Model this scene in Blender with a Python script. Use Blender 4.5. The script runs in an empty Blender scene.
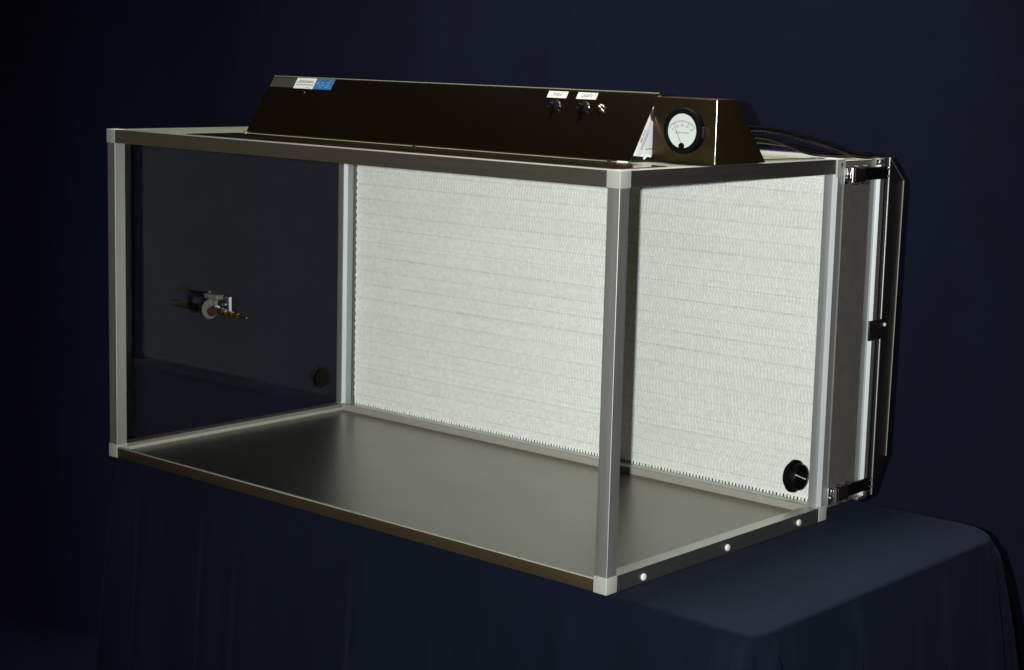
import bpy, bmesh, math, random
from mathutils import Vector, Matrix
random.seed(7)
scene = bpy.context.scene
COL = scene.collection
W, D, H, P = 1.1895, 0.5976, 0.61, 0.0254      # clear hood: width, depth, height, corner size
GROUND_Z = -0.74

# ---------------------------------------------------------------- materials
def new_mat(name):
    m = bpy.data.materials.new(name); m.use_nodes = True
    nt = m.node_tree; b = nt.nodes['Principled BSDF']
    return m, nt, b

def noise(nt, scale, detail=3, stretch=None, rough=.55):
    tc = nt.nodes.new('ShaderNodeTexCoord'); mp = nt.nodes.new('ShaderNodeMapping')
    n = nt.nodes.new('ShaderNodeTexNoise')
    n.inputs['Scale'].default_value = scale; n.inputs['Detail'].default_value = detail
    n.inputs['Roughness'].default_value = rough
    nt.links.new(tc.outputs['Object'], mp.inputs['Vector']); nt.links.new(mp.outputs['Vector'], n.inputs['Vector'])
    if stretch: mp.inputs['Scale'].default_value = stretch
    return n.outputs['Fac']

def remap(nt, fac, lo, hi):
    r = nt.nodes.new('ShaderNodeMapRange'); r.inputs['From Min'].default_value = .25; r.inputs['From Max'].default_value = .75
    r.inputs['To Min'].default_value = lo; r.inputs['To Max'].default_value = hi
    nt.links.new(fac, r.inputs['Value']); return r.outputs['Result']

def mix_col(nt, fac, a, b):
    r = nt.nodes.new('ShaderNodeMix'); r.data_type = 'RGBA'
    r.inputs[6].default_value = (*a, 1); r.inputs[7].default_value = (*b, 1)
    nt.links.new(fac, r.inputs[0]); return r.outputs[2]

def metal(name, col, rough, spread=.06, stretch=(1, 1, 1), scale=40, bump=0.0, metallic=1.0):
    m, nt, b = new_mat(name)
    f = noise(nt, scale, 4, stretch)
    nt.links.new(remap(nt, f, rough - spread, rough + spread), b.inputs['Roughness'])
    c2 = tuple(c * .86 for c in col)
    nt.links.new(mix_col(nt, noise(nt, 9, 4), col, c2), b.inputs['Base Color'])
    b.inputs['Metallic'].default_value = metallic
    if bump:
        bp = nt.nodes.new('ShaderNodeBump'); bp.inputs['Strength'].default_value = bump; bp.inputs['Distance'].default_value = .002
        nt.links.new(f, bp.inputs['Height']); nt.links.new(bp.outputs['Normal'], b.inputs['Normal'])
    return m

def plain(name, col, rough, spec=.5, var=.06, scale=60):
    m, nt, b = new_mat(name)
    f = noise(nt, scale, 4)
    nt.links.new(mix_col(nt, f, tuple(c * (1 - var) for c in col), tuple(min(1, c * (1 + var)) for c in col)), b.inputs['Base Color'])
    nt.links.new(remap(nt, f, rough - .05, rough + .05), b.inputs['Roughness'])
    b.inputs['Specular IOR Level'].default_value = spec
    return m

M = {}
M['alum_z'] = metal('satin_aluminium_upright', (.58, .61, .59), .545, .03, (40, 40, 1.0), 4, metallic=.97)
M['alum_x'] = metal('satin_aluminium_rail', (.56, .57, .53), .40, .02, (1, 40, 40), 4)
M['alum_y'] = metal('satin_aluminium_side_rail', (.56, .57, .53), .40, .02, (40, 1, 40), 4)
M['housing'] = metal('satin_steel_housing', (.54, .52, .47), .56, .02, (3, 3, 3), 20)
M['alum_rear'] = metal('etched_aluminium', (.52, .565, .575), .67, .03, (40, 40, 1.0), 4)
M['valve_grey'] = plain('dull_nickel', (.115, .12, .105), .35, .5, .2)
M['brown_reflection'] = metal('satin_steel_brown_reflection', (.060, .039, .017), .36, .03, (2, 2, 2), 20, metallic=.8)  # stainless; the brown room's reflection is put into the base colour
M['lip'] = metal('lip_steel_brown_reflection', (.13, .10, .055), .38, .03, (1, 4, 4), 10, metallic=.75)  # stainless lip with its reflection of the brown room painted in
M['flange'] = metal('polished_top_flange', (.36, .32, .22), .14, .03, (1, 8, 1), 6)
M['mirror'] = metal('polished_stainless', (.55, .47, .36), .15, .006, (2, 2, 2), 6)
M['top_steel'] = plain('satin_olive_grey_top', (.16, .18, .115), .4, .3, .08)
M['floor'] = metal('brushed_stainless_floor', (.245, .226, .188), .33, .02, (1, 2, 1), 3)
M['chrome'] = metal('chrome', (.72, .73, .74), .16, .05, (1, 1, 1), 80)
M['brass'] = metal('brass', (.70, .50, .20), .22, .05, (1, 1, 1), 80)
M['cap'] = plain('grey_corner_plastic', (.34, .36, .335), .5, .4, .05)
M['bead'] = plain('grey_glazing_bead', (.33, .335, .295), .5, .3, .05)
M['white_plastic'] = plain('white_plastic', (.66, .68, .66), .4, .5, .03)
M['white_paint'] = plain('white_enamel', (.74, .78, .80), .35, .5, .04)
M['black'] = plain('black_rubber', (.0025, .0025, .003), .5, .08, .2)
M['bezel'] = plain('black_bezel', (.0025, .0024, .0035), .55, .07, .2)
M['cable'] = plain('black_cable_sheath', (.004, .004, .004), .22, .4, .2)
M['dial'] = plain('dial_white', (.52, .58, .56), .5, .3, .02)
M['ink'] = plain('dark_ink', (.05, .055, .06), .6, .2, .1)
M['greyink'] = plain('grey_ink', (.10, .11, .11), .6, .2, .1)
M['paper'] = plain('white_label', (.42, .45, .41), .6, .1, .04)
M['blue'] = plain('blue_label', (.018, .095, .235), .6, .1, .08)
M['darkgrey_label'] = plain('dark_grey_label', (.030, .030, .026), .6, .1, .1)
M['pale_blue'] = plain('pale_blue_ink', (.16, .30, .44), .5, .3, .1)
M['recess'] = plain('dark_recess', (.03, .03, .028), .8, .2, .2)
M['cover'] = metal('dark_painted_cover', (.007, .007, .007), .48, .04, (1, 1, 1), 60, metallic=.1)
M['red'] = plain('dark_red_brown_knob', (.022, .008, .005), .4, .5, .1)

def filter_mat():
    m, nt, b = new_mat('pleated_filter_paper'); L = nt.links
    tc = nt.nodes.new('ShaderNodeTexCoord'); sep = nt.nodes.new('ShaderNodeSeparateXYZ')
    L.new(tc.outputs['Object'], sep.inputs[0])
    def math_(op, a, bb=None, c=None):
        n = nt.nodes.new('ShaderNodeMath'); n.operation = op
        for i, v in enumerate((a, bb, c)):
            if v is None: continue
            if isinstance(v, (int, float)): n.inputs[i].default_value = v
            else: L.new(v, n.inputs[i])
        return n.outputs[0]
    X, Z = sep.outputs['X'], sep.outputs['Z']
    wob = noise(nt, 5, 3, (1, 1, 6))
    zz = math_('ADD', Z, math_('MULTIPLY', math_('SUBTRACT', wob, .5), .003))
    # folded paper edges: one row every 5 mm, a deeper gap every sixth or so
    row = math_('FRACT', math_('DIVIDE', zz, .0058))
    rowid = math_('FLOOR', math_('DIVIDE', zz, .0058))
    wn = nt.nodes.new('ShaderNodeTexWhiteNoise'); wn.noise_dimensions = '1D'; L.new(rowid, wn.inputs['W'])
    # separators: corrugation along x, each row shifted
    xs = math_('ADD', X, math_('MULTIPLY', wn.outputs['Value'], .0071))
    cor = math_('SINE', math_('MULTIPLY', xs, 2 * math.pi / .0071))
    tri = math_('ABSOLUTE', math_('SUBTRACT', row, .5))           # .5 at the fold
    # long dark lines with irregular spacing
    zl = math_('ADD', Z, math_('MULTIPLY', math_('SUBTRACT', noise(nt, 1.6, 2, (.7, 1, 14)), .5), .006))
    band = math_('ABSOLUTE', math_('SUBTRACT', math_('FRACT', math_('DIVIDE', zl, .0296)), .5))
    line = nt.nodes.new('ShaderNodeMapRange'); line.inputs['From Min'].default_value = .02; line.inputs['From Max'].default_value = .065
    line.inputs['To Min'].default_value = 1; line.inputs['To Max'].default_value = 0
    L.new(band, line.inputs['Value'])
    patch = remap(nt, noise(nt, 7, 3, (1, 1, 5)), 0.35, 1.1)
    lined = math_('MULTIPLY', line.outputs[0], patch)
    h = math_('ADD', math_('MULTIPLY', cor, .5), math_('MULTIPLY', tri, 1.2))
    h = math_('ADD', h, math_('MULTIPLY', noise(nt, 260, 2), 2.4))
    bp = nt.nodes.new('ShaderNodeBump'); bp.inputs['Strength'].default_value = .25; bp.inputs['Distance'].default_value = .0016
    L.new(h, bp.inputs['Height']); L.new(bp.outputs['Normal'], b.inputs['Normal'])
    cell = nt.nodes.new('ShaderNodeCombineXYZ')
    L.new(math_('FLOOR', math_('DIVIDE', xs, .0071)), cell.inputs[0]); L.new(rowid, cell.inputs[1])
    wn2 = nt.nodes.new('ShaderNodeTexWhiteNoise'); wn2.noise_dimensions = '2D'; L.new(cell.outputs[0], wn2.inputs['Vector'])
    v = math_('ADD', .86, math_('MULTIPLY', math_('SUBTRACT', wn2.outputs['Value'], .5), .09))
    v = math_('ADD', v, math_('MULTIPLY', math_('SUBTRACT', noise(nt, 3.5, 4, (1, 1, 2)), .5), .10))
    v = math_('ADD', v, math_('MULTIPLY', math_('SUBTRACT', noise(nt, 190, 3, (1.3, 1, .8), .8), .5), .19))
    v = math_('SUBTRACT', v, math_('MULTIPLY', lined, .14))
    v = math_('SUBTRACT', v, math_('MULTIPLY', math_('SUBTRACT', wn.outputs['Value'], .5), .05))
    cc = nt.nodes.new('ShaderNodeCombineColor')
    L.new(math_('MULTIPLY', v, .925), cc.inputs[0]); L.new(v, cc.inputs[1]); L.new(math_('MULTIPLY', v, .955), cc.inputs[2])
    L.new(cc.outputs[0], b.inputs['Base Color'])
    b.inputs['Roughness'].default_value = .85; b.inputs['Specular IOR Level'].default_value = .15
    return m
M['filter'] = filter_mat()

def acrylic():
    m = bpy.data.materials.new('clear_acrylic_sheet'); m.use_nodes = True; nt = m.node_tree; nt.nodes.clear()
    out = nt.nodes.new('ShaderNodeOutputMaterial'); mx = nt.nodes.new('ShaderNodeMixShader')
    tr = nt.nodes.new('ShaderNodeBsdfTransparent'); tr.inputs[0].default_value = (.962, .962, .960, 1)
    gl = nt.nodes.new('ShaderNodeBsdfGlossy'); gl.inputs['Roughness'].default_value = 0
    lw = nt.nodes.new('ShaderNodeLayerWeight'); pw = nt.nodes.new('ShaderNodeMath'); pw.operation = 'POWER'; pw.inputs[1].default_value = 5
    nt.links.new(lw.outputs['Facing'], pw.inputs[0])
    ad = nt.nodes.new('ShaderNodeMath'); ad.operation = 'MULTIPLY_ADD'; ad.inputs[1].default_value = .30; ad.inputs[2].default_value = .0110
    nt.links.new(pw.outputs[0], ad.inputs[0]); nt.links.new(ad.outputs[0], mx.inputs[0]); nt.links.new(tr.outputs[0], mx.inputs[1]); nt.links.new(gl.outputs[0], mx.inputs[2])
    nt.links.new(mx.outputs[0], out.inputs[0]); return m
M['acrylic'] = acrylic()

def cloth(name, col, sheen, sheen_tint, scale=900):
    m, nt, b = new_mat(name); L = nt.links
    f = noise(nt, 14, 5, (1, 1, .5))
    L.new(mix_col(nt, f, tuple(c * .75 for c in col), tuple(c * 1.25 for c in col)), b.inputs['Base Color'])
    b.inputs['Roughness'].default_value = .9; b.inputs['Specular IOR Level'].default_value = .1
    b.inputs['Sheen Weight'].default_value = sheen; b.inputs['Sheen Roughness'].default_value = .5
    b.inputs['Sheen Tint'].default_value = (*sheen_tint, 1)
    bq = nt.nodes.new('ShaderNodeBump'); bq.inputs['Strength'].default_value = .5; bq.inputs['Distance'].default_value = .012
    L.new(noise(nt, 7, 3, (1, 1, .35)), bq.inputs['Height'])
    bp = nt.nodes.new('ShaderNodeBump'); bp.inputs['Strength'].default_value = .6; bp.inputs['Distance'].default_value = .0012
    L.new(bq.outputs['Normal'], bp.inputs['Normal']); L.new(noise(nt, scale, 2), bp.inputs['Height']); L.new(bp.outputs['Normal'], b.inputs['Normal'])
    return m
M['tablecloth'] = cloth('navy_table_cloth', (.0029, .0048, .0128), .022, (.45, .6, 1.0), 420)
M['drape'] = cloth('navy_backdrop_cloth', (.0031, .0045, .0138), .008, (.4, .45, .9), 420)
M['ground'] = plain('brown_carpet', (.16, .105, .05), .9, .1, .3, 90)

# ---------------------------------------------------------------- mesh helpers
def link(name, bm, mat, parent=None, smooth=False, auto=False):
    bmesh.ops.recalc_face_normals(bm, faces=bm.faces)
    me = bpy.data.meshes.new(name); bm.to_mesh(me); bm.free()
    mats = mat if isinstance(mat, (list, tuple)) else [mat]
    for mm in mats: me.materials.append(M[mm])
    if smooth:
        for p in me.polygons: p.use_smooth = True
        if auto: me.set_sharp_from_angle(angle=math.radians(35))
    o = bpy.data.objects.new(name, me); COL.objects.link(o)
    if parent: o.parent = parent
    return o

def box(bm, lo, hi, bev=0.0, seg=2, mi=0):
    g = bmesh.ops.create_cube(bm, size=1)['verts']
    lo, hi = Vector(lo), Vector(hi); c = (lo + hi) / 2; s = hi - lo
    for v in g: v.co = Vector((v.co.x * s.x, v.co.y * s.y, v.co.z * s.z)) + c
    fs = list({f for v in g for f in v.link_faces}); es = list({e for v in g for e in v.link_edges})
    for f in fs: f.material_index = mi
    if bev:
        r = bmesh.ops.bevel(bm, geom=es, offset=bev, segments=seg, affect='EDGES', profile=.5, clamp_overlap=True)
        for f in r['faces']: f.material_index = mi

def prism(bm, pts, axis, a, b, bev=0.0, seg=2, mi=0):
    """pts: 2-D outline in the two other axes (in axis order); extruded from a to b along axis."""
    def mk(p, t):
        v = [0, 0, 0]; v[axis] = t; o = [i for i in range(3) if i != axis]; v[o[0]], v[o[1]] = p; return bm.verts.new(v)
    A = [mk(p, a) for p in pts]; B = [mk(p, b) for p in pts]; n = len(pts); fs = []
    fs.append(bm.faces.new(A)); fs.append(bm.faces.new(B[::-1]))
    for i in range(n): fs.append(bm.faces.new((A[i], B[i], B[(i + 1) % n], A[(i + 1) % n])))
    for f in fs: f.material_index = mi
    if bev:
        es = list({e for f in fs for e in f.edges})
        r = bmesh.ops.bevel(bm, geom=es, offset=bev, segments=seg, affect='EDGES', profile=.5, clamp_overlap=True)
        for f in r['faces']: f.material_index = mi

def lathe(bm, prof, origin, axis, n=32, mi=0):
    """prof: list of (distance along axis, radius)."""
    ax = Vector(axis).normalized(); u = ax.orthogonal().normalized(); w = ax.cross(u); o = Vector(origin); rings = []
    for t, r in prof:
        if r < 1e-6: rings.append([bm.verts.new(o + ax * t)])
        else: rings.append([bm.verts.new(o + ax * t + (u * math.cos(2 * math.pi * k / n) + w * math.sin(2 * math.pi * k / n)) * r) for k in range(n)])
    for a, b in zip(rings, rings[1:]):
        for k in range(n):
            k2 = (k + 1) % n
            if len(a) == 1 and len(b) == 1: continue
            if len(a) == 1: f = bm.faces.new((a[0], b[k], b[k2]))
            elif len(b) == 1: f = bm.faces.new((a[k], a[k2], b[0]))
            else: f = bm.faces.new((a[k], a[k2], b[k2], b[k]))
            f.material_index = mi
    for rg, rev in ((rings[0], True), (rings[-1], False)):
        if len(rg) > 1:
            f = bm.faces.new(rg[::-1] if rev else rg); f.material_index = mi

def tube(bm, pts, r, n=12, mi=0):
    pts = [Vector(p) for p in pts]; sm = []
    for i in range(len(pts) - 1):                                  # Catmull-Rom
        p0 = pts[max(i - 1, 0)]; p1 = pts[i]; p2 = pts[i + 1]; p3 = pts[min(i + 2, len(pts) - 1)]
        for k in range(10):
            t = k / 10
            sm.append(.5 * ((2 * p1) + (p2 - p0) * t + (2 * p0 - 5 * p1 + 4 * p2 - p3) * t * t + (3 * p1 - p0 - 3 * p2 + p3) * t ** 3))
    sm.append(pts[-1]); rings = []; up = Vector((.13, .2, .97))
    for i, p in enumerate(sm):
        t = (sm[min(i + 1, len(sm) - 1)] - sm[max(i - 1, 0)]).normalized(); u = t.cross(up).normalized(); w = u.cross(t)
        rings.append([bm.verts.new(p + (u * math.cos(2 * math.pi * k / n) + w * math.sin(2 * math.pi * k / n)) * r) for k in range(n)])
    for a, b in zip(rings, rings[1:]):
        for k in range(n): bm.faces.new((a[k], a[(k + 1) % n], b[(k + 1) % n], b[k])).material_index = mi
    bm.faces.new(rings[0][::-1]).material_index = mi; bm.faces.new(rings[-1]).material_index = mi

def text(name, s, size, origin, right, up, mat, parent, lift=.0004):
    cu = bpy.data.curves.new(name, 'FONT'); cu.body = s; cu.size = size; cu.align_x = 'CENTER'; cu.align_y = 'CENTER'; cu.resolution_u = 3
    cu.extrude = .0001
    tmp = bpy.data.objects.new(name, cu); COL.objects.link(tmp)
    dg = bpy.context.evaluated_depsgraph_get()
    me = bpy.data.meshes.new_from_object(tmp.evaluated_get(dg)); bpy.data.objects.remove(tmp); bpy.data.curves.remove(cu)
    r = Vector(right).normalized(); u = Vector(up).normalized(); n = r.cross(u)
    mt = Matrix((r, u, n)).transposed().to_4x4(); mt.translation = Vector(origin) + n * lift
    me.transform(mt); me.name = name; me.materials.clear(); me.materials.append(M[mat])
    o = bpy.data.objects.new(name, me); COL.objects.link(o); o.parent = parent; return o

def merge_text(bm, s, size, origin, right, up, mi, lift=.0004):
    o = text('text_tmp', s, size, origin, right, up, 'ink', None, lift)
    n0 = len(bm.faces); bm.from_mesh(o.data); bm.faces.ensure_lookup_table()
    for f in bm.faces[n0:]: f.material_index = mi
    me = o.data; bpy.data.objects.remove(o); bpy.data.meshes.remove(me)

# ---------------------------------------------------------------- the setting
def make_ground():
    bm = bmesh.new(); box(bm, (-6, -6, GROUND_Z - .05), (7, 5, GROUND_Z))
    o = link('ground', bm, 'ground'); o['kind'] = 'structure'
make_ground()

def make_backdrop():
    bm = bmesh.new(); a = Vector((-3.6, -.46)); b = Vector((3.6, 2.26)); d = (b - a); Ln = d.length; d = d / Ln; nrm = Vector((d.y, -d.x))
    nu, nv = 520, 60; ztop = 2.6; grid = []
    rnd = random.Random(3); waves = [(rnd.uniform(2.5, 17), rnd.uniform(0, 6.28), rnd.uniform(.003, .013)) for _ in range(9)]
    for j in range(nv + 1):
        z = GROUND_Z + .004 + (ztop - GROUND_Z) * j / nv; row = []
        for i in range(nu + 1):
            s = Ln * i / nu
            h = sum(A * math.sin(k * s + ph + .25 * math.sin(z * 1.3 + k)) for k, ph, A in waves) * (1.15 - .25 * (z / 2.6))
            # sewn seams where two widths of cloth meet
            for s0 in (4.10, 6.6): h -= .005 * math.exp(-((s - s0) / .006) ** 2)
            # a soft horizontal crease left from folding
            h += .004 * math.exp(-((z - .73) / .006) ** 2) * math.exp(-((s - 3.05) / .25) ** 2)
            p = a + d * s + nrm * h; row.append(bm.verts.new((p.x, p.y, z)))
        grid.append(row)
    for k in range(1, 9):                                        # the cloth runs forward over the floor
        row = []
        for i, v in enumerate(grid[k - 1 if k == 1 else 0]):
            q = Vector((v.co.x, v.co.y)) + nrm * (.10 * k); row.append(bm.verts.new((q.x, q.y, GROUND_Z + .004 + .004 * (1 + math.sin(i * .11 + k * .9)) )))
        grid.insert(0, row)
    nv += 8
    for j in range(nv):
        for i in range(nu): bm.faces.new((grid[j][i], grid[j][i + 1], grid[j + 1][i + 1], grid[j + 1][i]))
    o = link('backdrop', bm, 'drape', smooth=True); o['kind'] = 'structure'
    md = o.modifiers.new('thickness', 'SOLIDIFY'); md.thickness = .003; md.offset = -1
make_backdrop()

# ---------------------------------------------------------------- cloth-covered table
def make_cloth():
    x0, x1, y0, y1 = .012, 1.4434, .004, .757; zt = -.0012
    rad = {(1, 0): .022, (1, 1): .085, (0, 1): .05, (0, 0): .03}
    path = []                                                    # (point, outward normal, arc length, corner closeness)
    corners = [((1, 0), (x1, y0), -90), ((1, 1), (x1, y1), 0), ((0, 1), (x0, y1), 90), ((0, 0), (x0, y0), 180)]
    pts = []
    for key, (cx, cy), a0 in corners:
        r = rad[key]; ox = cx - r if key[0] else cx + r; oy = cy - r if key[1] == 1 else cy + r
        for k in range(13):
            a = math.radians(a0 + 90 * k / 12); pts.append((Vector((ox + r * math.cos(a), oy + r * math.sin(a))), Vector((math.cos(a), math.sin(a))), math.sin(math.pi * k / 12)))
    full = []
    for i, (p, n, c) in enumerate(pts):
        full.append((p, n, c)); q, n2, c2 = pts[(i + 1) % len(pts)]
        seg = (q - p).length; m = int(seg / .011)
        for k in range(1, m):
            t = k / m; dist = min(t, 1 - t) * seg
            full.append((p.lerp(q, t), n.lerp(n2, t).normalized(), 0))
    s = 0; arc = []
    for i, (p, n, c) in enumerate(full):
        arc.append(s); s += (full[(i + 1) % len(full)][0] - p).length
    Ltot = s
    cs = [arc[i] for i, f in enumerate(full) if f[2] > .99]
    rnd = random.Random(11); waves = [(2 * math.pi * kk / Ltot, rnd.uniform(0, 6.28), A) for kk, A in ((9, .008), (14, .011), (22, .010), (31, .009), (47, .005))]
    bm = bmesh.new(); rings = []
    prof = [(-.30, 0), (-.12, 0), (-.05, 0), (-.02, .0006), (-.010, .0018)] 
    def wrinkle(x, y): return .0
    def ring(off, z, amp):
        r = []
        for i, (p, n, c) in enumerate(full):
            near = max(math.exp(-((min(abs(arc[i] - q), Ltot - abs(arc[i] - q))) / .07) ** 2) for q in cs)
            fold = sum(A * math.sin(k * arc[i] + ph) for k, ph, A in waves)
            # gathered pleats tucked at the corners
            g = near * .060 * math.sin(arc[i] * 2 * math.pi / .043 + 1.2) * (1 if p.x > .5 else .3)
            h = off + amp * (1.1 * (fold + math.sqrt(fold * fold + .0002)) + .008 + g + near * (.055 if p.x > .5 else .02))
            q = p + n * h; r.append(bm.verts.new((q.x, q.y, z)))
        return r
    c = Vector(((x0 + x1) / 2, (y0 + y1) / 2))
    def inner(f):
        r = []
        for p, n, cc in full:
            q = c + (p - c) * f; r.append(bm.verts.new((q.x, q.y, zt)))
        return r
    cen = bm.verts.new((c.x, c.y, zt))
    rings = [inner(.3), inner(.6), inner(.85), inner(.95)]
    R_ = .006
    for k in range(7):
        a = math.pi / 2 * k / 6; rings.append(ring(-R_ + R_ * math.sin(a), zt - R_ * (1 - math.cos(a)), 0))
    zb = GROUND_Z + .004
    for k in range(1, 33):
        t = k / 32; z = zt - R_ + (zb - zt + R_) * t; rings.append(ring(0, z, min(1, t * 1.35) ** .62))
    for a, b in zip(rings, rings[1:]):
        for i in range(len(full)):
            j = (i + 1) % len(full); bm.faces.new((a[i], a[j], b[j], b[i]))
    for i in range(len(full)): bm.faces.new((cen, rings[0][i], rings[0][(i + 1) % len(full)]))
    o = link('tablecloth', bm, 'tablecloth', smooth=True)
    md = o.modifiers.new('thickness', 'SOLIDIFY'); md.thickness = .0022; md.offset = -1
    o['label'] = 'navy blue cloth draped to the ground over the table under the clear-sided hood'
    o['category'] = 'tablecloth'
make_cloth()

# ---------------------------------------------------------------- the flow hood
hood = bpy.data.objects.new('flow_hood', None); COL.objects.link(hood); hood.location = (0, 0, 0); hood.empty_display_size = .1
hood['label'] = 'clear-sided flow hood with aluminium frame, white filter and dark console, standing on navy cloth'
hood['category'] = 'flow hood'

I = .0008                                                       # frame bars sit this far inside the corner blocks
# corner blocks and uprights
for ix, x in enumerate((0, W - P)):
    for iy, y in enumerate((0, D - P)):
        bm = bmesh.new()
        lo, hi = x + 2 * I, x + P - 2 * I; l2, h2 = y + 2 * I, y + P - 2 * I
        cx, cy = (lo + hi) / 2, (l2 + h2) / 2
        pts = [Vector(q) for q in ((lo, l2), (hi, l2), (hi, h2), (lo, h2))]
        rp = []
        for p in pts:                                           # round the four corners a little
            iscorner = any((p - Vector(q)).length < 1e-6 for q in ((lo, l2), (hi, l2), (hi, h2), (lo, h2)))
            if not iscorner: rp.append(p); continue
            sx = 1 if p.x < cx else -1; sy = 1 if p.y < cy else -1; big = iy and sx < 0 and sy > 0; r = .0062 if big else .0008; oc = p + Vector((sx * r, sy * r))
            a0 = {(1, 1): 180, (-1, 1): 270, (-1, -1): 0, (1, -1): 90}[(sx, sy)]
            if big:
                rp += [p + Vector((-r, 0)), p + Vector((0, r))]; continue
            for k in range(9):
                a = math.radians(a0 + 90 * k / 8); rp.append(oc + Vector((r * math.cos(a), r * math.sin(a))))
        prism(bm, [tuple(p) for p in rp], 2, P - .001, H - P + .001)
        link('post', bm, 'alum_rear' if iy else 'alum_z', hood, smooth=True, auto=True)
        for z in (0, H - P):
            bm = bmesh.new(); box(bm, (x, y, z), (x + P, y + P, z + P), .0016, 3)
            link('corner_block', bm, 'cap', hood, smooth=True, auto=True)

def rail(name, axis, lo, hi, mat):
    bm = bmesh.new(); box(bm, lo, hi, .0003, 1); return link(name, bm, mat, hood, smooth=True, auto=True)
# top rails
rail('top_rail', 0, (P - .001, I, H - P + I), (W - P + .001, P - I, H - I), 'alum_x')
rail('top_rail', 0, (P - .001, D - P + I, H - P + I), (W - P + .001, D - I, H - I), 'alum_x')
rail('top_rail', 1, (I, P - .001, H - P + I), (P - I, D - P + .001, H - I), 'alum_y')
rail('top_rail', 1, (W - P + I, P - .001, H - P + I), (W - I, D - P + .001, H - I), 'alum_y')
# bottom rails: sides and back are square bars, the back and left ones carry a glazing lip
def lipped(name, axis, lo, hi, mat, lip_lo, lip_hi):
    bm = bmesh.new(); box(bm, lo, hi, .0003, 1); r = link(name, bm, mat, hood, smooth=True, auto=True)
    bm = bmesh.new(); box(bm, lip_lo, lip_hi, .0016, 3); link('glazing_bead', bm, 'bead', r, smooth=True, auto=True); return r
lipped('bottom_rail', 1, (W - P + I, P - .001, I), (W - I, D - P + .001, P - I), 'alum_y', (W - P - .002, P, .012), (W - P + .003, D - P, .0205))
lipped('bottom_rail', 1, (I, P - .001, I), (P - I, D - P + .001, P - I), 'alum_y', (P - .003, P, .0125), (P + .004, D - P, .0195))
lipped('bottom_rail', 0, (P - .001, D - P + I, I), (W - P + .001, D - I, P - I), 'alum_x', (P, D - P - .005, .0125), (W - P, D - P + .004, .0258))
# front lip of folded stainless sheet
bm = bmesh.new(); prism(bm, [(.0012, .0010), (.0012, .0185), (.0030, .0198), (.0075, .0198), (.0085, .0185), (.0085, .0010)], 0, P - .0005, W - P + .0005, .0005, 2)
lp = link('front_lip', bm, 'lip', hood, smooth=True, auto=True)
bm = bmesh.new(); box(bm, (P - .0004, .0016, .0190), (W - P + .0004, .0074, .0207), .0006, 2); link('lip_highlight', bm, 'bead', lp, smooth=True, auto=True)  # pale strip laid on the lip top as its highlight line
# work surface
bm = bmesh.new(); box(bm, (P - .0015, .0075, .0050), (W - P + .0015, D - P + .0015, .0132), .0006, 2)
link('work_surface', bm, 'floor', hood)

# white caps over the screws along the right bottom rail
for y, z in ((.0885, .0095), (.305, .0105), (.511, .0115)):
    bm = bmesh.new(); lathe(bm, [(-.001, .0056), (.0008, .0056), (.0021, .0046), (.0027, .0026), (.0029, 0)], (W - I, y, z), (1, 0, 0), 24)
    link('screw_cap', bm, 'white_plastic', hood, smooth=True, auto=True)

# clear side sheets with a black plug at the rear bottom of each
for side, x in ((-1, P * .5), (1, W - P * .5)):
    bm = bmesh.new(); box(bm, (x - .0015, P * .5, P * .6), (x + .0015, D - P * .5, H - P * .6))
    panel = link('side_panel', bm, 'acrylic', hood)
    bm = bmesh.new(); xo = x + side * .0015
    cy, cz = (.502, .0905) if side > 0 else (.5203, .0865)
    r1 = .0272 if side > 0 else .024
    lathe(bm, [(-.006, r1 * .78), (-.001, r1 * .80), (0, r1), (.0035, r1), (.0052, r1 * .93), (.0056, r1 * .82), (.014, r1 * .80), (.0165, r1 * .74), (.0172, r1 * .62), (.0172, 0)], (xo, cy, cz), (side, 0, 0), 48)
    pl = link('port_plug', bm, 'black', panel, smooth=True, auto=True)
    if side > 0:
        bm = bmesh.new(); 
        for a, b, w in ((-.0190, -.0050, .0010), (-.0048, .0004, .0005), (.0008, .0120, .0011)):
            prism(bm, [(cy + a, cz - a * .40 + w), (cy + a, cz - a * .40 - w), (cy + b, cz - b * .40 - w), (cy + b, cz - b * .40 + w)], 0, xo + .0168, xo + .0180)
        link('plug_dashes', bm, 'white_plastic', panel)  # three thin white dashes across the plug face

# gas cock through the left sheet
def lathe_obj(name, prof, org, ax, mat, parent, n=28):
    bm = bmesh.new(); lathe(bm, prof, org, ax, n); return link(name, bm, mat, parent, smooth=True, auto=True)
vx, vy, vz = P * .5, .2265, .2586
body = lathe_obj('gas_valve', [(.002, .0075), (.010, .0078), (.0105, .0095), (.024, .0095), (.0245, .0072), (.030, .0072), (.0302, 0)], (vx, vy, vz), (1, 0, 0), 'chrome', hood, 6)
lathe_obj('flange', [(.0016, .0095), (.0017, .0195), (.0042, .0195), (.0052, .0175), (.0052, .0095)], (vx, vy, vz), (1, 0, 0), 'valve_grey', body, 40)
lathe_obj('nozzle', [(.030, .0068), (.036, .0074), (.039, .0056), (.054, .0062), (.0545, .0048), (.070, .0052), (.0705, .0038), (.086, .0040), (.0865, .0026), (.112, .0016), (.112, 0)], (vx, vy, vz), (1, 0, -.04), 'brass', body)
lathe_obj('hose_barb', [(-.0016, .0066), (-.012, .0066), (-.0125, .0050), (-.026, .0050), (-.0265, .0060), (-.030, .0048)], (vx, vy, vz), (1, 0, 0), 'brass', body)
bm = bmesh.new(); tube(bm, [(vx - .026, vy, vz), (vx - .050, vy - .001, vz - .000), (vx - .110, vy - .002, vz + .001)], .0072, 14)
link('hose', bm, 'black', body, smooth=True, auto=True)
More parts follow.
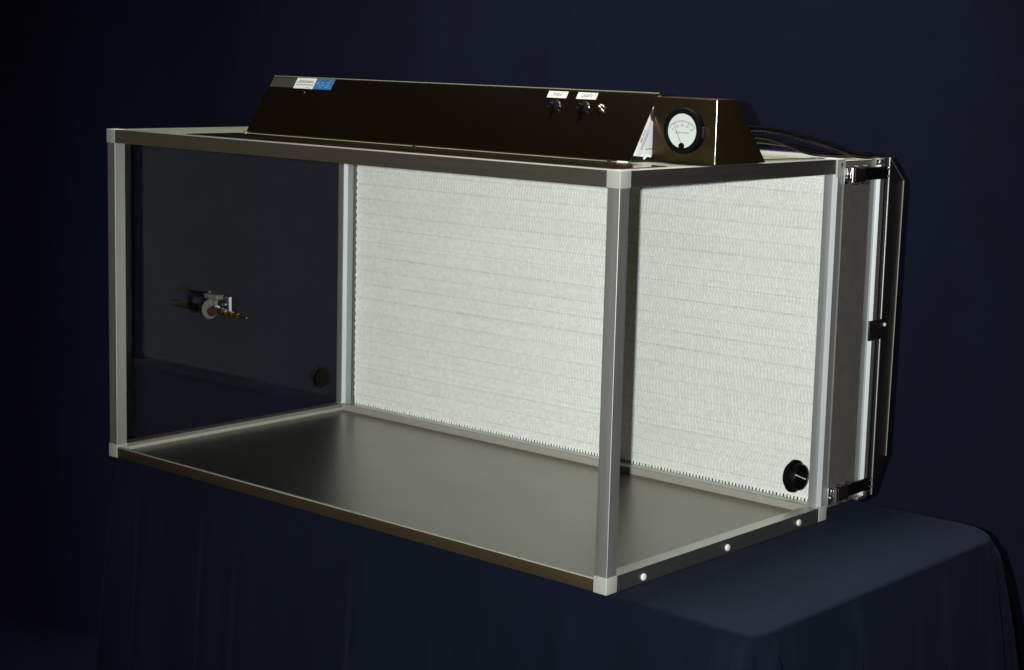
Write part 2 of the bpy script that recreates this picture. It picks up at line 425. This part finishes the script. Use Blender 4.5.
bm = bmesh.new(); box(bm, (vx - .004, vy - .010, vz + .021), (vx + .036, vy + .009, vz + .031), .003, 3); box(bm, (vx + .012, vy - .004, vz + .008), (vx + .022, vy + .004, vz + .019), .001, 2)
link('valve_bracket', bm, 'valve_grey', body, smooth=True, auto=True)
bm = bmesh.new(); lathe(bm, [(.0, .0044), (.030, .0060), (.095, .0050), (.118, .0030), (.120, 0)], (vx + .006, vy, vz + .027), (-1, 0, .03), 20)
link('handle', bm, 'black', body, smooth=True, auto=True)
bm = bmesh.new(); box(bm, (vx + .056, vy - .004, vz - .002), (vx + .063, vy + .004, vz + .030), .001, 2)
lathe(bm, [(0, .0042), (.006, .0042), (.0075, .003), (.0076, 0)], (vx + .046, vy, vz + .027), (1, 0, 0), 14)
lathe(bm, [(0, .0030), (.010, .0030), (.0105, 0)], (vx + .050, vy, vz + .014), (.45, -1, .1), 12); lathe(bm, [(-.008, .0036), (.006, .0036), (.0075, .0026), (.0078, 0)], (vx + .049, vy - .002, vz + .002), (.6, -1, 0), 12)
link('stem', bm, 'chrome', body, smooth=True, auto=True)
lathe_obj('knob', [(0, .0085), (.012, .0092), (.014, .008), (.0142, 0)], (vx + .024, vy - .008, vz - .001), (.55, -1, 0), 'red', body)
lathe_obj('union_nut', [(0, .0070), (.0075, .0070), (.0080, .0058), (.0080, 0)], (vx + .036, vy - .001, vz), (1, 0, -.04), 'chrome', body, 6)
lathe_obj('handle_collar', [(0, .0066), (.010, .0066), (.0105, .0055), (.0105, 0)], (vx - .001, vy, vz + .027), (-1, 0, .03), 'chrome', body, 20)

# white pleated filter filling the back
bm = bmesh.new(); box(bm, (.0305, D + .0022, .0285), (W - .0285, D + .030, H - .012))
filt = link('filter', bm, 'filter', hood)
bm = bmesh.new()
box(bm, (.014, D + .012, .012), (W - .014, D + .0295, .0283), mi=1)                     # dark gap behind the comb
n = int((W - .06) / .0071)
for k in range(n):
    x = .0305 + k * .0071 + random.uniform(-.0004, .0004); zl = .0190 + random.uniform(-.0006, .0006)
    lathe(bm, [(0, .0021), (.0285 - zl, .0023)], (x, D + .0052, zl), (0, 0, 1), 8)
box(bm, (.022, D + .012, .0285), (.0304, D + .029, H - .012), mi=1)
z = .040
while z < H - .03:
    hh = random.uniform(.008, .0105); box(bm, (.0275, D + .0024, z), (.0304, D + .010, z + hh), .001, 1); z += .0148 + random.uniform(-.0008, .0008)
link('separator_edge', bm, ['filter', 'recess'], filt)

# top sheet
bm = bmesh.new(); box(bm, (P + .0006, P + .0006, H - .0045), (W - P - .0006, D - P - .0006, H - .0012), .0004, 1)
link('top_panel', bm, 'top_steel', hood)

# ---- slanted console on top
CX0, CX1 = .183, 1.0705
FY, FZ, TY, TZ = .1765, .6120, .2392, .7120
def offs(pts, t):
    out = []
    for i in range(len(pts)):
        a = Vector(pts[max(i - 1, 0)]); b = Vector(pts[i]); c = Vector(pts[min(i + 1, len(pts) - 1)])
        d1 = (b - a).normalized() if i else None; d2 = (c - b).normalized() if i < len(pts) - 1 else None
        n = Vector((0, 0))
        for d in (d1, d2):
            if d: n += Vector((d.y, -d.x))
        n.normalize(); d = d1 or d2; k = n.dot(Vector((d.y, -d.x))); out.append(tuple(b + n * t / max(k, .3)))
    return out
line = [(FY - .001, FZ - .0008), (FY, FZ + .001), (TY - .002, TZ - .0026), (TY, TZ - .0008), (TY + .003, TZ), (TY + .006, TZ), (TY + .009, TZ - .001), (.318, FZ + .001), (.322, FZ), (.345, FZ)]
bm = bmesh.new(); inner = offs(line, .0014); prism(bm, line + inner[::-1], 0, CX0, CX1)
console = link('console', bm, 'mirror', hood, smooth=True, auto=True)
bm = bmesh.new(); box(bm, (.1975, P + .0016, H - .0011), (W - P - .0012, .1430, H + .0004), .0004, 1); link('mounting_flange', bm, 'flange', console)
sd = Vector((0, TY - FY, TZ - FZ)); SL = sd.length; sd /= SL; nx = Vector((1, 0, 0)); nn = nx.cross(sd)       # nn points out of the slope
def onslope(x, s, lift=0.0): return Vector((x, FY, FZ)) + sd * (s - .002) + nn * lift
def plate(bm, x0, x1, s0, s1, lift, th=.0004, mi=0, sk=0):
    vs = []
    for l in (lift, lift + th):
        vs.append([bm.verts.new(onslope(x, s, l)) for x, s in ((x0, s0), (x1, s0), (x1, s1), (x0, s1))])
    a, b = vs
    for f in ([a[0], a[3], a[2], a[1]], b, *[[a[i], a[(i + 1) % 4], b[(i + 1) % 4], b[i]] for i in range(4)]): bm.faces.new(f).material_index = mi
bm = bmesh.new(); box(bm, (CX0 + .001, TY + .0012, TZ - .0003), (CX1 - .001, TY + .0055, TZ + .0010), .0005, 2); link('ridge_highlight', bm, 'top_steel', console)  # paler strip added so the top fold shows a light line
# name plate: grey, white with print, blue
bm = bmesh.new()
plate(bm, .187, .2525, .0975, .1175, .0003, mi=0)
plate(bm, .2525, .3045, .0965, .1185, .0003, mi=1)
plate(bm, .3045, .3520, .0965, .1185, .0003, mi=2)
for s0, s1, xa, xb in ((.1118, .1134, .262, .298), (.1088, .1106, .2565, .3005), (.1035, .1052, .2565, .302), (.0988, .0996, .2850, .2940)): 
    x = xa
    while x < xb:
        w = random.uniform(.0025, .006); plate(bm, x, min(x + w, xb), s0, s1, .0007, .0001, 3); x += w + .0009
plate(bm, .3225, .336, .1128, .1160, .0007, .0001, 4)
for k in range(16):
    x = random.uniform(.309, .346); s = random.choice((.1005, .1040, .1075, .1100)); plate(bm, x, x + random.uniform(.001, .004), s, s + .0011, .0007 + k * 1e-5, .0001, 5)
link('name_plate', bm, ['darkgrey_label', 'paper', 'blue', 'greyink', 'ink', 'pale_blue'], console)
# switch labels
for x0, x1, t in ((.8555, .8955, 'FAN'), (.9160, .9560, 'LIGHT')):
    bm = bmesh.new(); plate(bm, x0, x1, .1035, .1155, .0003, .0004, 0)
    merge_text(bm, t, .0085, onslope((x0 + x1) / 2, .1095, .0007), nx, sd, 1, .0002)
    link('switch_label', bm, ['paper', 'greyink'], console)
for x in (.8785, .9375):
    bm = bmesh.new(); c = onslope(x, .0895)
    lathe(bm, [(0, .0098), (.0025, .0098), (.0032, .009), (.0034, .0075)], c, nn, 32)
    link('switch', bm, 'bezel', console, smooth=True, auto=True)
    sw = bpy.data.objects[console.children[-1].name] if console.children else None
    bm = bmesh.new(); lathe(bm, [(.0030, .0040), (.0070, .0034), (.0115, .0040), (.0128, .0032), (.0131, 0)], c, (nn + sd * -.35), 16)
    link('switch_lever', bm, 'bezel', console, smooth=True, auto=True)
    bm = bmesh.new()
    for q in (-1, 1): lathe(bm, [(.0002, .0016), (.0012, .0016), (.0017, .0009), (.0018, 0)], onslope(x + q * .0115, .0885), nn, 12)
    link('switch_screw', bm, 'chrome', console, smooth=True)
lathe_obj('indicator_lamp', [(0, .0055), (.003, .0055), (.0032, .0040), (.0062, .0036), (.0078, .002), (.008, 0)], onslope(.9725, .0900), nn, 'chrome', console)
# screws
for x, s in ((.2865, .0895),):
    lathe_obj('screw', [(0, .0030), (.0012, .0028), (.0018, .0014), (.0019, 0)], onslope(x, s), nn, 'chrome', console, 16)
for x, y in ((.1935, .1640), (.6344, .1555), (1.0440, .1580)):
    lathe_obj('screw', [(0, .0034), (.0014, .0034), (.0028, .0026), (.0035, .0010), (.0036, 0)], (x, y, H - .0013), (0, 0, 1), 'chrome', console, 16)

bm = bmesh.new(); box(bm, (1.0640, .1500, H - .0013), (1.0820, .1560, H + .0016), .0006, 2); link('clip_tab', bm, 'white_plastic', console)
# white light fitting inside the console, seen at its open right end
slope = lambda z, d=.0022: FY + (z - FZ) * (TY - FY) / (TZ - FZ) + d
bm = bmesh.new()
prism(bm, [(slope(.6195) + .001, .6215), (slope(.617) + .004, .6185), (slope(.617) + .010, .6178), (.208, .6205), (.213, .6290), (.280, .6290), (.247, .7080), (slope(.707), .7070)], 0, .60, CX1 - .0012, .0007, 2)
fit = link('light_fitting', bm, 'white_paint', hood, smooth=True, auto=True)
bm = bmesh.new(); box(bm, (.62, .2075, .6165), (CX1 - .0008, .300, .6275), .001, 2)
link('ballast_tray', bm, 'white_plastic', fit, smooth=True, auto=True)
bm = bmesh.new()
sx = Vector((0, 1, 0)); rr = Vector((0, TY - FY, TZ - FZ)).normalized(); uu = Vector((1, 0, 0)).cross(rr)
o0 = Vector((CX1 - .0012, slope(.643) + .0095, .643))
merge_text(bm, '60', .0075, o0 - rr * .004 + uu * .004, rr, uu, 0, .0003); merge_text(bm, 'WATT', .0042, o0 + rr * .008 + uu * .004, rr, uu, 0, .0003)
for k, l in ((0, .034), (1, .030)): 
    for j in range(9):
        a = o0 + rr * (-.016 + j * .0038 * (l / .034)) - uu * (.0015 + k * .003); b = a + rr * .0030
        vs = [bm.verts.new(q + Vector((.0003, 0, 0))) for q in (a, b, b - uu * .0011, a - uu * .0011)]; bm.faces.new(vs)
link('rating_label', bm, 'greyink', fit)
lathe_obj('cable_gland', [(0, .0098), (.003, .0098), (.0036, .009), (.0037, 0)], (CX1 - .0013, .2320, .6790), (1, 0, 0), 'recess', hood, 24)
# small feed clip between console and gauge housing
bm = bmesh.new(); tube(bm, [(1.066, .214, .6125), (1.068, .216, .6165), (1.0715, .219, .6180), (1.0745, .221, .6165)], .0019, 10)
link('wire_clip', bm, 'white_plastic', hood, smooth=True, auto=True)

# ---- gauge housing and gauge
GX0, GX1, GY = 1.0722, 1.1900, .2253
bm = bmesh.new(); prism(bm, [(GY, H + .0006), (GY, .7075), (.2760, .7075), (.3620, H + .0006)], 0, GX0, GX1, .0016, 3)
gh = link('gauge_housing', bm, 'brown_reflection', hood, smooth=True, auto=True)
bm = bmesh.new(); lathe(bm, [(0, .0016), (.0945, .0016)], (GX1 - .0014, GY + .0014, H + .0014), (0, 0, 1), 20); link('edge_highlight', bm, 'chrome', gh, smooth=True, auto=True)  # chrome rod added as the highlight on the front right edge
gc = Vector((1.1362, GY, .6590))
bm = bmesh.new(); lathe(bm, [(-.0004, .0300), (-.0002, .0335), (.003, .0342), (.010, .0342), (.0125, .0335), (.0135, .0312), (.0135, .0280), (.0118, .0262), (.0112, .0258), (.0112, 0)], gc, (0, -1, 0), 64)
gauge = link('pressure_gauge', bm, 'bezel', hood, smooth=True, auto=True)
bm = bmesh.new(); lathe(bm, [(.0113, .0257), (.0118, .0257), (.0118, 0)], gc, (0, -1, 0), 64)
link('dial_face', bm, 'dial', gauge)
df = gc + Vector((0, -.0119, 0)); rx, uz = Vector((1, 0, 0)), Vector((0, 0, 1)); pv = df + uz * -.0200
bm = bmesh.new()
def quad(bm, a, b, w, lift=.0002, mi=0):
    d = (b - a).normalized(); n = Vector((0, 1, 0)).cross(d) * w / 2; l = Vector((0, -lift, 0))
    bm.faces.new([bm.verts.new(q + l) for q in (a - n, b - n, b + n, a + n)]).material_index = mi
for k in range(21):
    a = math.radians(132 - 84 * k / 20); d = rx * math.cos(a) + uz * math.sin(a); quad(bm, pv + d * (.0330 if k % 5 else .0316), pv + d * .0348, .0005 if k % 5 else .0008)
for k in range(20):
    a = math.radians(132 - 84 * k / 20); b = math.radians(132 - 84 * (k + 1) / 20)
    quad(bm, pv + (rx * math.cos(a) + uz * math.sin(a)) * .0350, pv + (rx * math.cos(b) + uz * math.sin(b)) * .0350, .0006, .00025)
for k, t in enumerate(('0', '.25', '.50', '.75', '1.0')):
    a = math.radians(128 - 76 * k / 4); merge_text(bm, t, .0046, pv + (rx * math.cos(a) + uz * math.sin(a)) * .0278, rx, uz, 0, .0003)
merge_text(bm, 'INCHES OF WATER', .0029, pv + uz * .0170, rx, uz, 0, .0003)
link('dial_marking', bm, 'greyink', gauge)
bm = bmesh.new(); a = math.radians(117); quad(bm, pv, pv + (rx * math.cos(a) + uz * math.sin(a)) * .0345, .0007, .0009); link('needle', bm, 'ink', gauge)
bm = bmesh.new(); lathe(bm, [(.0118, .0052), (.0128, .0050), (.0128, 0)], gc + uz * -.0228, (0, -1, 0), 24); link('pivot_cover', bm, 'bezel', gauge)
bm = bmesh.new(); box(bm, (1.1702, GY - .0105, .6495), (1.1745, GY + .0002, .6660), .0012, 2); link('gauge_clamp', bm, 'cover', gauge, smooth=True, auto=True)

# ---- filter housing behind, dark cover pan and latches
ZB, ZT = .0205, .6060
bm = bmesh.new()
prof = [(D + .0012, W - .0006), (.682, W - .0006), (.687, W - .0022), (.694, W - .0060), (.700, W - .0098), (.7040, W - .0106), (.7065, W - .0104), (.7165, W - .0104), (.7172, W - .0030), (.7300, W - .0030), (.7300, W - .03)]
# side skins (right one with the rolled channel), top and bottom skins
def skin(sign):
    pts = [((x if sign > 0 else W - x), y) for y, x in prof] + [((W - .03 if sign > 0 else .03), D + .0302), ((W - .026 if sign > 0 else .026), D + .0302), ((W - .026 if sign > 0 else .026), D + .0012)]
    prism(bm, pts, 2, ZB, ZT)
skin(1); skin(-1)
box(bm, (.0305, D + .0305, ZT - .010), (W - .0305, .7298, ZT)); box(bm, (.0305, D + .0305, ZB), (W - .0305, .7298, ZB + .010))
fh = link('filter_housing', bm, 'housing', hood, smooth=True, auto=True)
for sg in (1, -1):
    bm = bmesh.new(); prism(bm, [((x if sg > 0 else W - x), y) for x, y in ((W - .0099, .6900), (W - .0098, .7000), (W - .0092, .7060), (W - .0080, .7100), (W - .0058, .7125), (W + .0002, .7150), (W + .0004, .7166), (W - .0103, .7166), (W - .0103, .6900))], 2, ZB + .0006, ZT - .0006)
    link('channel', bm, 'alum_rear', fh)
bm = bmesh.new()
prism(bm, [(.7305, .0170), (.7460, .0150), (.7520, .0200), (.7910, .0800), (.7985, .5660), (.7480, .6075), (.7305, .6075)], 0, .0015, W - .0015, .0012, 2)
cover = link('rear_cover', bm, 'cover', hood, smooth=True, auto=True)
bm = bmesh.new(); prism(bm, [(.7900, .0800), (.7912, .0796), (.7990, .5664), (.7978, .5668)], 0, W - .0030, W - .0004, .0004, 1); prism(bm, [(.7480, .6068), (.7482, .6080), (.7990, .5668), (.7978, .5664)], 0, W - .0030, W - .0006, .0003, 1); link('rim_highlight', bm, 'housing', cover)  # lighter strips added as the highlight along the cover's outer edge
bm = bmesh.new(); box(bm, (W - .0012, .7425, .018), (W + .0014, .7455, .607), .0009, 3); link('cover_edge', bm, 'alum_z', cover, smooth=True, auto=True)

def latch(z, flip):
    bm = bmesh.new()                                            # strike plate and draw bar on the frame corner
    X = W
    box(bm, (X - .0004, .5955, z - .015), (X + .0030, .6055, z + .013), .0006, 2)
    lathe(bm, [(0, .0048), (.004, .0048), (.0052, .0036), (.0054, 0)], (X + .002, .602, z - .004), (1, 0, 0), 16)
    lathe(bm, [(0, .0036), (.024, .0036)], (X + .0080, .6105, z - .012), (0, 0, 1), 14)
    box(bm, (X + .0020, .6075, z - .011), (X + .0070, .6180, z + .009), .0012, 2)
    l = link('latch', bm, 'chrome', hood, smooth=True, auto=True)
    bm = bmesh.new(); box(bm, (X + .0012, .6185, z - .013), (X + .0085, .6520, z + .011), .0020, 3)
    for yy in (.6255, .6545):
        for zz in (z - .0145, z + .0125): lathe(bm, [(-.002, .0026), (.0085, .0026), (.0105, .0016), (.0106, 0)], (X, yy, zz), (1, 0, 0), 12)
    link('latch_lever', bm, 'cover', l, smooth=True, auto=True)
    bm = bmesh.new(); box(bm, (X + .0010, .6525, z - .0105), (X + .0060, .7320, z + .0105), .0012, 2); link('latch_strap', bm, 'black', l, smooth=True, auto=True)
    bm = bmesh.new()
    for zz in (z - .006, z + .0065): lathe(bm, [(0, .0027), (.0016, .0025), (.0024, .0012), (.0025, 0)], (X + .0058, .7285, zz), (1, 0, 0), 14)
    link('rivet', bm, 'chrome', l, smooth=True)
latch(.5830, False); latch(.0420, True)
# slotted plate on the rear top corner, small angle at the housing's top corner
bm = bmesh.new(); box(bm, (W - .0004, .5725, H - .030), (W + .0012, .5985, H - .0005), .0005, 1); bp_ = link('corner_plate', bm, 'cap', hood)
bm = bmesh.new(); box(bm, (W + .0011, .5845, H - .0135), (W + .0015, .5890, H - .0065), .0001, 1); link('slot', bm, 'recess', bp_)
bm = bmesh.new(); box(bm, (W - .0006, .696, .5965), (W + .0012, .7235, .6055), .0006, 2); lathe(bm, [(0, .0034), (.002, .0034), (.003, .002), (.0031, 0)], (W + .001, .709, .6005), (1, 0, 0), 16)
link('corner_angle', bm, 'alum_y', hood, smooth=True, auto=True)
# clip that holds the cover at mid height
bm = bmesh.new(); box(bm, (W + .0002, .7010, .2950), (W + .0034, .7560, .3300), .001, 2); clip = link('cover_clip', bm, 'cover', hood, smooth=True, auto=True)
lathe_obj('rivet', [(0, .0034), (.002, .0032), (.003, .0016), (.0031, 0)], (W + .0032, .7510, .3195), (1, 0, 0), 'white_plastic', clip, 16)
# foot bracket under the housing corner
bm = bmesh.new(); box(bm, (W - .020, .700, .0145), (W - .001, .7290, .0203), .001, 2); link('foot_bracket', bm, 'alum_y', hood, smooth=True, auto=True)

# cables behind the gauge housing
for r, pts in ((.0042, [(1.140, .320, .652), (1.125, .400, .659), (1.130, .480, .654), (1.150, .570, .636), (1.172, .660, .613), (1.176, .720, .611)]),
               (.0036, [(1.150, .330, .640), (1.132, .390, .647), (1.140, .450, .643), (1.158, .520, .622), (1.160, .580, .615), (1.150, .680, .611)]),
               (.0050, [(1.130, .330, .632), (1.118, .420, .640), (1.128, .520, .632), (1.150, .620, .614), (1.150, .725, .612)])):
    bm = bmesh.new(); tube(bm, pts, r, 14); link('cable', bm, 'cable', hood, smooth=True, auto=True)

# ---------------------------------------------------------------- light
world = bpy.data.worlds.new('World'); scene.world = world; world.use_nodes = True
bg = world.node_tree.nodes['Background']; nt = world.node_tree; tc = nt.nodes.new('ShaderNodeTexCoord'); sp = nt.nodes.new('ShaderNodeSeparateXYZ'); rp = nt.nodes.new('ShaderNodeValToRGB')
nt.links.new(tc.outputs['Generated'], sp.inputs[0]); mr = nt.nodes.new('ShaderNodeMapRange'); mr.inputs['From Min'].default_value = -1; nt.links.new(sp.outputs['Z'], mr.inputs['Value'])
nt.links.new(mr.outputs[0], rp.inputs[0]); el = rp.color_ramp.elements
el[0].position = .40; el[0].color = (.078, .058, .030, 1); el[1].position = .74; el[1].color = (.0085, .0058, .0032, 1)   # dim brown room: floor side to ceiling
nt.links.new(rp.outputs[0], bg.inputs[0]); bg.inputs[1].default_value = 1.0

CAM = Vector((2.68184442, -1.91511977, .77046032))
right = Vector((0.75764252, 0.65210302, 0.02719287)); up = Vector((-0.11447634, 0.09175469, 0.98917958)); back = Vector((0.64255192, -0.75255745, 0.14416762))
def lamp(name, kind, loc, target, energy, col, **kw):
    l = bpy.data.lights.new(name, kind); l.energy = energy; l.color = col
    for k, v in kw.items(): setattr(l, k, v)
    o = bpy.data.objects.new(name, l); COL.objects.link(o); o.location = loc
    o.rotation_euler = (Vector(target) - Vector(loc)).to_track_quat('-Z', 'Y').to_euler(); return o
lamp('camera_flash', 'SPOT', CAM - right * .075 + up * .010, (1.0, .3, .33), 400, (1, .985, .95), spot_size=math.radians(60), spot_blend=1.0, shadow_soft_size=.012)
lamp('ceiling_light', 'AREA', (.80, .42, 2.5), (.80, .42, 0), 23, (1, .96, .90), shape='RECTANGLE', size=.5, size_y=.5, spread=math.radians(80))

# ---------------------------------------------------------------- camera
cd = bpy.data.cameras.new('camera'); cam = bpy.data.objects.new('camera', cd); COL.objects.link(cam)
m = Matrix((right, up, back)).transposed().to_4x4(); m.translation = CAM; cam.matrix_world = m
cd.sensor_width = 36; cd.lens = 1750.8166 / 1024 * 36; cd.shift_x = -26.51 / 1024; cd.shift_y = -28.47 / 1024; cd.clip_start = .05; cd.clip_end = 100
scene.camera = cam
scene.render.engine = 'CYCLES'
scene.cycles.max_bounces = 10; scene.cycles.transparent_max_bounces = 16
scene.view_settings.view_transform = 'Standard'; scene.view_settings.look = 'None'; scene.view_settings.exposure = 0; scene.view_settings.gamma = 1
